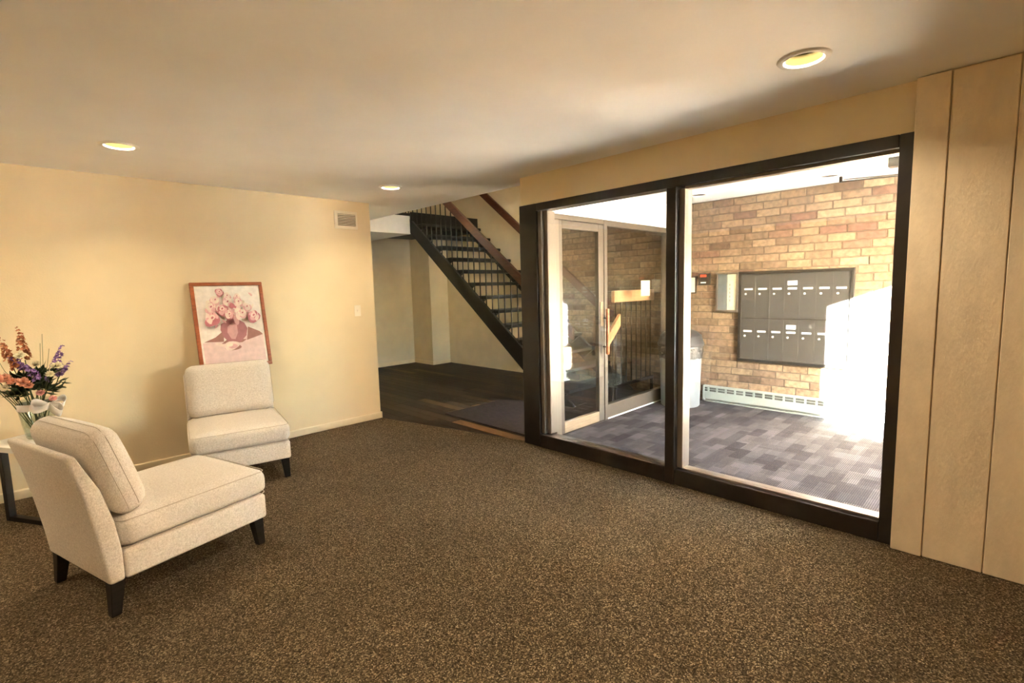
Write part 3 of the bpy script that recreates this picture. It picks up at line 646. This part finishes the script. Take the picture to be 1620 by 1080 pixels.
MB().lathe([(0.0, -0.09), (0.10, -0.08), (0.15, -0.04), (0.16, -0.001), (0.0, -0.001)], (4.9, 5.4, 5.0), 32).build('globe', M['lamp_on'], ul, smooth=True)
ld = bpy.data.lights.new('lamp', 'POINT'); ld.energy = 13; ld.color = (1.0, 0.78, 0.46); ld.shadow_soft_size = 0.12
lo = bpy.data.objects.new('lamp', ld); COL.objects.link(lo); lo.parent = ul; lo.location = (0, 0, -0.25)
downlight(*DL_OFF[0], False, 'unlit recessed light in vestibule ceiling above the mailboxes', 'unlit vestibule lights')
downlight(*DL_OFF[1], False, 'unlit recessed light in vestibule ceiling above the bin', 'unlit vestibule lights')

# ------------------------------------------------------------------ vestibule fittings
XF = XW - 0.003
mb = thing('mailbox_panel', 'dark grey metal bank of fourteen mailboxes on the brick wall', 'mailboxes', (XF, 1.67, 1.04))
y0, y1, z0, z1 = 1.115, 2.225, 0.53, 1.552
bx(XF - 0.02, XF, y0, y1, z0, z1).build('back_plate', M['mailbox'], mb)
ft = 0.032
bx(XF - 0.045, XF - 0.0205, y0, y1, z1 - ft, z1).build('frame_rail', M['mailtrim'], mb, bevel=0.003)
bx(XF - 0.045, XF - 0.0205, y0, y1, z0, z0 + ft).build('frame_rail', M['mailtrim'], mb, bevel=0.003)
bx(XF - 0.045, XF - 0.0205, y0, y0 + ft, z0 + ft, z1 - ft).build('frame_rail', M['mailtrim'], mb, bevel=0.003)
bx(XF - 0.045, XF - 0.0205, y1 - ft, y1, z0 + ft, z1 - ft).build('frame_rail', M['mailtrim'], mb, bevel=0.003)
zm = 1.02
cw = (y1 - y0 - 2 * ft) / 7
for r, (za, zb, zl) in enumerate(((zm + 0.015, z1 - ft - 0.002, 1.345), (z0 + ft + 0.002, zm - 0.002, 0.870))):
    for k in range(7):
        ya = y1 - ft - (k + 1) * cw
        dr = bx(XF - 0.034, XF - 0.0205, ya + 0.0004, ya + cw - 0.0004, za, zb).build('mailbox_door', M['mailbox'], mb, bevel=0.0006, seg=1)
        blue = (r == 1 and k >= 4)
        bx(XF - 0.0355, XF - 0.0342, ya + 0.030, ya + cw - 0.030, zl, zl + 0.020).build('name_card', M['bluelabel'] if blue else M['label'], dr)
        MB().cyl((XF - 0.040, ya + cw - 0.045, zl - 0.045), (XF - 0.034, ya + cw - 0.045, zl - 0.045), 0.011, n=12).build('lock', M['chrome'], dr)
        if k == 3: bx(XF - 0.0355, XF - 0.0342, ya + 0.028, ya + cw - 0.028, zl + 0.045, zl + 0.092).build('notice_card', M['bluelabel'] if r else M['label'], dr)
bx(XF - 0.036, XF - 0.0205, y0 + ft, y1 - ft, zm, zm + 0.013).build('divider', M['mailtrim'], mb)
dc = thing('directory_case', 'narrow wall-mounted directory case beside the mailboxes', 'directory', (XF, 2.36, 1.32))
ya, yb, za, zb = 2.228, 2.485, 1.095, 1.555
bx(XF - 0.03, XF, ya, yb, za, zb).build('case', M['mailtrim'], dc)
for (a, b_, c, d_) in ((ya, yb, za, za + 0.022), (ya, yb, zb - 0.022, zb), (ya, ya + 0.02, za + 0.022, zb - 0.022), (yb - 0.02, yb, za + 0.022, zb - 0.022)):
    bx(XF - 0.05, XF - 0.0305, a, b_, c, d_).build('frame_rail', M['casetrim'], dc, bevel=0.003)
bx(XF - 0.033, XF - 0.0305, 2.358, yb - 0.021, za + 0.023, zb - 0.023).build('felt_panel', M['bluegrey'], dc)
lp = bx(XF - 0.033, XF - 0.0305, ya + 0.021, 2.356, za + 0.023, zb - 0.023).build('list_panel', M['cream_paper'], dc)
bx(XF - 0.0345, XF - 0.0332, 2.288, 2.332, za + 0.06, zb - 0.10).build('name_strip', M['paper'], lp)
for k in range(5): bx(XF - 0.036, XF - 0.0347, 2.322, 2.330, za + 0.12 + k * 0.045, za + 0.145 + k * 0.045).build('name_mark', M['bluegrey'], lp)
bx(XF - 0.040, XF - 0.037, ya + 0.021, yb - 0.021, za + 0.023, zb - 0.023).build('glass_cover', M['glass'], dc)
nf = thing('framed_notice', 'small dark framed white notice on the brick wall above the bin', 'notice', (XF, 2.815, 1.41))
bx(XF - 0.014, XF, 2.742, 2.893, 1.312, 1.522).build('frame', M['mailtrim'], nf, bevel=0.002)
bx(XF - 0.0155, XF - 0.0142, 2.757, 2.878, 1.327, 1.507).build('sheet', M['paper'], nf)
ar = thing('alarm_box', 'small black wall box with red light between notice and directory', 'alarm', (XF, 2.63, 1.48))
bx(XF - 0.05, XF, 2.567, 2.703, 1.417, 1.552).build('case', M['black'], ar, bevel=0.008)
bx(XF - 0.0545, XF - 0.0505, 2.60, 2.675, 1.508, 1.538).build('red_lens', M['red'], ar, bevel=0.002)
bx(XF - 0.0535, XF - 0.0505, 2.605, 2.668, 1.435, 1.449).build('label_strip', M['label'], ar)
# baseboard heater
ht = thing('baseboard_heater', 'long white baseboard heater along the foot of the brick wall', 'heater', (XF, 1.2, 0.0))
hy0, hy1 = -0.75, 2.60
bx(XF - 0.020, XF, hy0, hy1, 0.012, 0.195).build('back_panel', M['heater'], ht)
MB().prism([(XF - 0.0205, 0.195), (XF - 0.0205, 0.188), (XF - 0.062, 0.178), (XF - 0.062, 0.185)], 'y', hy0, hy1).build('top_cover', M['heater'], ht)
bx(XF - 0.064, XF - 0.058, hy0, hy1, 0.035, 0.128).build('front_cover', M['heater'], ht, bevel=0.003)
bx(XF - 0.062, XF - 0.058, hy0, hy1, 0.150, 0.156).build('louvre', M['heater'], ht)
bx(XF - 0.050, XF - 0.0205, hy0, hy1, 0.035, 0.172).build('fin_core', M['slot'], ht)  # darker filler box, its colour stands in for shade behind the slots
y = hy1 - 0.05; dv = None
while y > hy0 + 0.03:
    if dv is None: dv = bx(XF - 0.063, XF - 0.051, -0.010, 0.010, 0.120, 0.181).build('divider', M['heater'], ht, world=False); dv.location = (-XF, y - 1.2, 0)
    else: child_copy(dv, ht, (-XF, y - 1.2, 0))
    y -= 0.105
bx(XF - 0.066, XF - 0.0005, hy1, hy1 + 0.02, 0.012, 0.196).build('end_cap', M['heater'], ht, bevel=0.003)
bx(XF - 0.055, XF - 0.0005, hy0, hy1, 0.0005, 0.0115).build('foot', M['heater'], ht)
# bin
bc = (5.50, 2.745, 0.0)
bn = thing('trash_can', 'round pale grey trash can with dark domed lid in vestibule corner', 'bin', bc)
MB().lathe([(0.0, 0.001), (0.212, 0.001), (0.220, 0.012), (0.226, 0.3), (0.236, 0.60), (0.242, 0.605), (0.242, 0.625), (0.228, 0.625), (0.222, 0.3), (0.0, 0.02)], bc, 48).build('body', M['bin'], bn, smooth=True)
rb = random.Random(3); jt = {(q, k): rb.uniform(-1, 1) for q in range(12) for k in range(64)}
MB().lathe([(0.243, 0.57), (0.249, 0.60), (0.251, 0.65), (0.254, 0.69), (0.251, 0.72), (0.243, 0.73)], bc, 64,
           jit=lambda q, k, r, z: (r + 0.007 * jt[(q, k)] + 0.003 * math.sin(k * 0.8 + q), z + (0.012 if q in (0,) else 0.005) * jt[(q, (k * 3) % 64)])).build('liner', M['bag'], bn, smooth=80)
ldm = MB().lathe([(0.258, 0.715), (0.265, 0.735), (0.258, 0.755), (0.253, 0.765), (0.242, 0.80), (0.225, 0.84), (0.19, 0.872), (0.15, 0.893), (0.10, 0.908), (0.05, 0.915), (0.0, 0.917)], bc, 48).build('lid', M['lid'], bn, smooth=True)
MB().tube([(bc[0] + 0.232 * math.cos(a), bc[1] + 0.232 * math.sin(a), 0.832) for a in [2 * math.pi * k / 40 for k in range(40)]], 0.004, 6, True).build('flap_seam', M['black'], ldm)
# door closer track at the ceiling
dk = thing('door_closer', 'dark metal door closer arm near the vestibule ceiling', 'door closer', (5.55, 1.0, 2.34))
MB().tube([(5.60, 1.22, 2.352), (5.64, 0.72, 2.335)], 0.006, 8).build('arm', M['mailtrim'], dk)
MB().tube([(5.55, 1.18, 2.36), (5.62, 0.72, 2.345)], 0.005, 8).build('arm', M['mailtrim'], dk)
bx(5.06, 5.14, 0.70, 0.775, 2.325, H - 0.0005).build('bracket', M['mailtrim'], dk, bevel=0.004)
bx(5.59, 5.615, 1.20, 1.225, 2.345, H - 0.0005).build('pivot', M['mailtrim'], dk, bevel=0.004)

# ------------------------------------------------------------------ flower table
ang = math.atan2(-0.26, 0.15)
tb = thing('side_table', 'black side table with white cloth behind the near chair', 'table', (0.022, 4.505, 0.0), ang)
a_, b_ = 0.165, 0.14
L = dict(world=False)
for sy in (-1, 1):
    for sx in (-1, 1):
        bx(sx * a_ - 0.017, sx * a_ + 0.017, sy * b_ - 0.02, sy * b_ + 0.02, 0.0045, 0.505).build('leg', M['blackwood'], tb, bevel=0.002, seg=1, **L)
    bx(-a_ + 0.0175, a_ - 0.0175, sy * b_ - 0.018, sy * b_ + 0.018, 0.0045, 0.035).build('foot_bar', M['blackwood'], tb, **L)
bx(-a_ - 0.05, a_ + 0.05, -b_ - 0.09, b_ + 0.05, 0.506, 0.535).build('table_top', M['blackwood'], tb, bevel=0.003, **L)
cl = bx(-a_ - 0.03, a_ + 0.056, -b_ - 0.097, b_ + 0.02, 0.5355, 0.5385).box(a_ + 0.0515, a_ + 0.056, -b_ - 0.097, b_ + 0.02, 0.505, 0.5355).box(-a_ - 0.03, a_ + 0.056, -b_ - 0.097, -b_ - 0.0915, 0.505, 0.5355)
clo = cl.build('table_cloth', M['doily']); clo.location = (0.022, 4.505, 0); clo.rotation_euler = (0, 0, ang)
tag(clo, 'white cloth lying over the black side table', 'cloth')
vx, vy, vz = 0.005, 4.50, 0.539
vs_ = thing('glass_vase', 'clear glass vase tied with a white ribbon bow', 'vase', (vx, vy, vz))
MB().lathe([(0.0, 0.002), (0.062, 0.0), (0.068, 0.01), (0.082, 0.10), (0.092, 0.18), (0.094, 0.22), (0.085, 0.255), (0.081, 0.255), (0.090, 0.22), (0.088, 0.18), (0.078, 0.10), (0.062, 0.016), (0.0, 0.014)], (vx, vy, vz), 40).build('body', M['vglass'], vs_, smooth=True)
rbn = MB()
rbn.lathe([(0.0955, 0.19), (0.0985, 0.20), (0.0985, 0.225), (0.0965, 0.235), (0.0945, 0.21)], (vx, vy, vz), 40)
bow_at = Vector((vx + 0.055, vy - 0.085, vz + 0.21))
rbn.build('ribbon', M['ribbon'], vs_, smooth=True)
def bow_loop(dx, dz, s=1.0):
    m = MB(); n = 14; vs = []
    for k in range(n + 1):
        t = k / n; a = math.pi * 2 * t
        px, pz = math.sin(math.pi * t) * 0.085 * s, math.sin(a) * 0.028
        c = bow_at + Vector((dx * px, -0.012 - 0.02 * math.sin(math.pi * t), dz * px + pz))
        for q in (-1, 1): vs.append(c + Vector((0.006 * q, 0.014 * q * -1, 0.022 * q)))
    m.add(vs, [(2 * k, 2 * k + 2, 2 * k + 3, 2 * k + 1) for k in range(n)]); return m
for (dx, dz) in ((1.0, 0.35), (-1.0, 0.25), (0.75, -0.4)): 
    o = bow_loop(dx, dz).build('bow_loop', M['ribbon'], vs_, smooth=True)
    md = o.modifiers.new('thickness', 'SOLIDIFY'); md.thickness = 0.002
bq = thing('flower_bouquet', 'mixed bouquet of purple, rust and ivory flowers in the vase', 'flowers', (vx, vy, vz + 0.02))
rf = random.Random(11)
def petal(m, c, d, up, ln, wd):
    d = d.normalized(); s_ = d.cross(up).normalized() * wd
    m.add([c, c + d * ln * 0.55 + s_, c + d * ln + up * ln * 0.15, c + d * ln * 0.55 - s_, c + d * ln * 0.5 + up * ln * 0.12], [(0, 1, 4), (1, 2, 4), (2, 3, 4), (3, 0, 4)])
def blossom(m, c, nrm, size, n=5):
    nrm = nrm.normalized(); u = nrm.orthogonal().normalized(); v = nrm.cross(u); a0 = rf.uniform(0, 6)
    for k in range(n):
        a = a0 + 2 * math.pi * k / n; d = (u * math.cos(a) + v * math.sin(a)) + nrm * rf.uniform(0.1, 0.6)
        petal(m, c, d, nrm, size, size * 0.42)
def stemtube(name, a, b_):
    mid = (a + b_) / 2 + Vector((0, 0, 0.03)); MB().tube([a, mid, b_], 0.0028, 5).build(name, M['stem'], bq)
neck = Vector((vx, vy, vz + 0.25)); foot = Vector((vx, vy, vz + 0.03))
def spike(name, m_, base, tip, r0, n):
    m = MB()
    for k in range(n):
        t = (k + 0.5) / n
        for q in range(4 if t < 0.7 else 2):
            a = rf.uniform(0, 6.28); rad = r0 * (1 - 0.75 * t)
            off = Vector((math.cos(a), math.sin(a), rf.uniform(-0.2, 0.5))) * rad
            blossom(m, base.lerp(tip, t) + off * 0.6, off + Vector((0, 0, 0.01)), 0.016 * (1.25 - 0.6 * t), 5)
    m.build(name, m_, bq)
    stemtube('stem', foot + Vector((rf.uniform(-.03, .03), rf.uniform(-.03, .03), 0)), base)
def P(px_x, z, dy=0.0): return Vector((px_x, vy + dy, z))
spike('rust_spike', M['orange'], P(-0.02, 1.06, -0.02), P(-0.032, 1.275, 0.02), 0.042, 12)
spike('rust_spike', M['orange'], P(-0.085, 1.04, 0.0), P(-0.118, 1.215, 0.0), 0.036, 10)
spike('rust_spike', M['orange'], P(-0.055, 1.00, -0.05), P(-0.09, 1.12, -0.06), 0.04, 8)
spike('purple_spike', M['purple'], P(0.12, 0.98, 0.02), P(0.168, 1.135, 0.03), 0.042, 9)
spike('purple_spike', M['purple'], P(0.045, 0.915, -0.10), P(-0.055, 1.075, -0.10), 0.048, 12)
spike('purple_spike', M['purple'], P(-0.02, 0.99, -0.06), P(-0.09, 1.09, -0.05), 0.035, 8)
spike('lilac_spike', M['purple'], P(0.13, 0.93, 0.0), P(0.205, 1.03, -0.03), 0.022, 6)
spike('rust_spike', M['orange'], P(-0.16, 0.95, 0.03), P(-0.30, 1.10, 0.05), 0.04, 9)
spike('purple_spike', M['purple'], P(-0.18, 0.93, -0.02), P(-0.28, 1.0, -0.04), 0.04, 8)
def bloom(name, m_, c, r):
    m = MB()
    for ring, n in ((1.0, 9), (0.75, 8), (0.5, 6), (0.28, 4)):
        for k in range(n):
            a = 2 * math.pi * (k + ring) / n; el = (1 - ring) * 1.2 + 0.15
            d = Vector((math.cos(a) * math.cos(el), math.sin(a) * math.cos(el) , math.sin(el)))
            d = Matrix.Rotation(0.7, 3, 'X') @ d
            petal(m, c - d * r * 0.1, d + Vector((rf.uniform(-.2, .2), rf.uniform(-.2, .2), rf.uniform(-.2, .2))), Matrix.Rotation(0.7, 3, 'X') @ Vector((0, 0, 1)), r * (0.6 + 0.4 * ring), r * 0.42)
    m.build(name, m_, bq)
    stemtube('stem', foot + Vector((rf.uniform(-.03, .03), rf.uniform(-.03, .03), 0)), c)
for (x, z, dy, r) in ((-0.045, 1.09, -0.07, .035), (0.125, 1.0, -0.03, .042), (0.085, 0.955, -0.09, .034), (0.15, 0.965, 0.0, .03), (-0.13, 0.90, -0.09, .03), (0.03, 1.02, 0.05, .03)): bloom('ivory_rose', M['ivory'], P(x, z, dy), r)
for (x, z, dy, r) in ((-0.125, 0.955, -0.07, .045), (-0.045, 0.925, -0.11, .045), (-0.02, 0.90, -0.12, .035), (-0.20, 0.95, -0.05, .045), (-0.09, 0.935, -0.10, .035)): bloom('coral_carnation', M['coral'], P(x, z, dy), r)
for (x, z, dy, r) in ((0.03, 0.845, -0.125, .03), (0.085, 0.80, -0.12, .028)): bloom('pink_bloom', M['pinkf'], P(x, z, dy), r)
for k in range(80):
    a = rf.uniform(0, 6.28); el = rf.uniform(-0.15, 1.1); d = Vector((math.cos(a) * math.cos(el), math.sin(a) * math.cos(el), math.sin(el)))
    c = neck + Vector((0, 0, 0.06)) + d * rf.uniform(0.03, 0.14); m = MB()
    for q in range(3): petal(m, c, d + Vector((rf.uniform(-.7, .7), rf.uniform(-.7, .7), rf.uniform(-.5, .7))), Vector((0, 0, 1)), rf.uniform(0.05, 0.085), rf.uniform(0.012, 0.02))
    m.build('leaf', M['green'], bq)
for (x, z) in ((0.075, 1.22), (0.06, 1.16), (-0.15, 1.10), (0.10, 1.12)): MB().tube([neck, P(x * 0.8, 1.0), P(x, z)], 0.0013, 5).build('twig', M['stem'], bq)
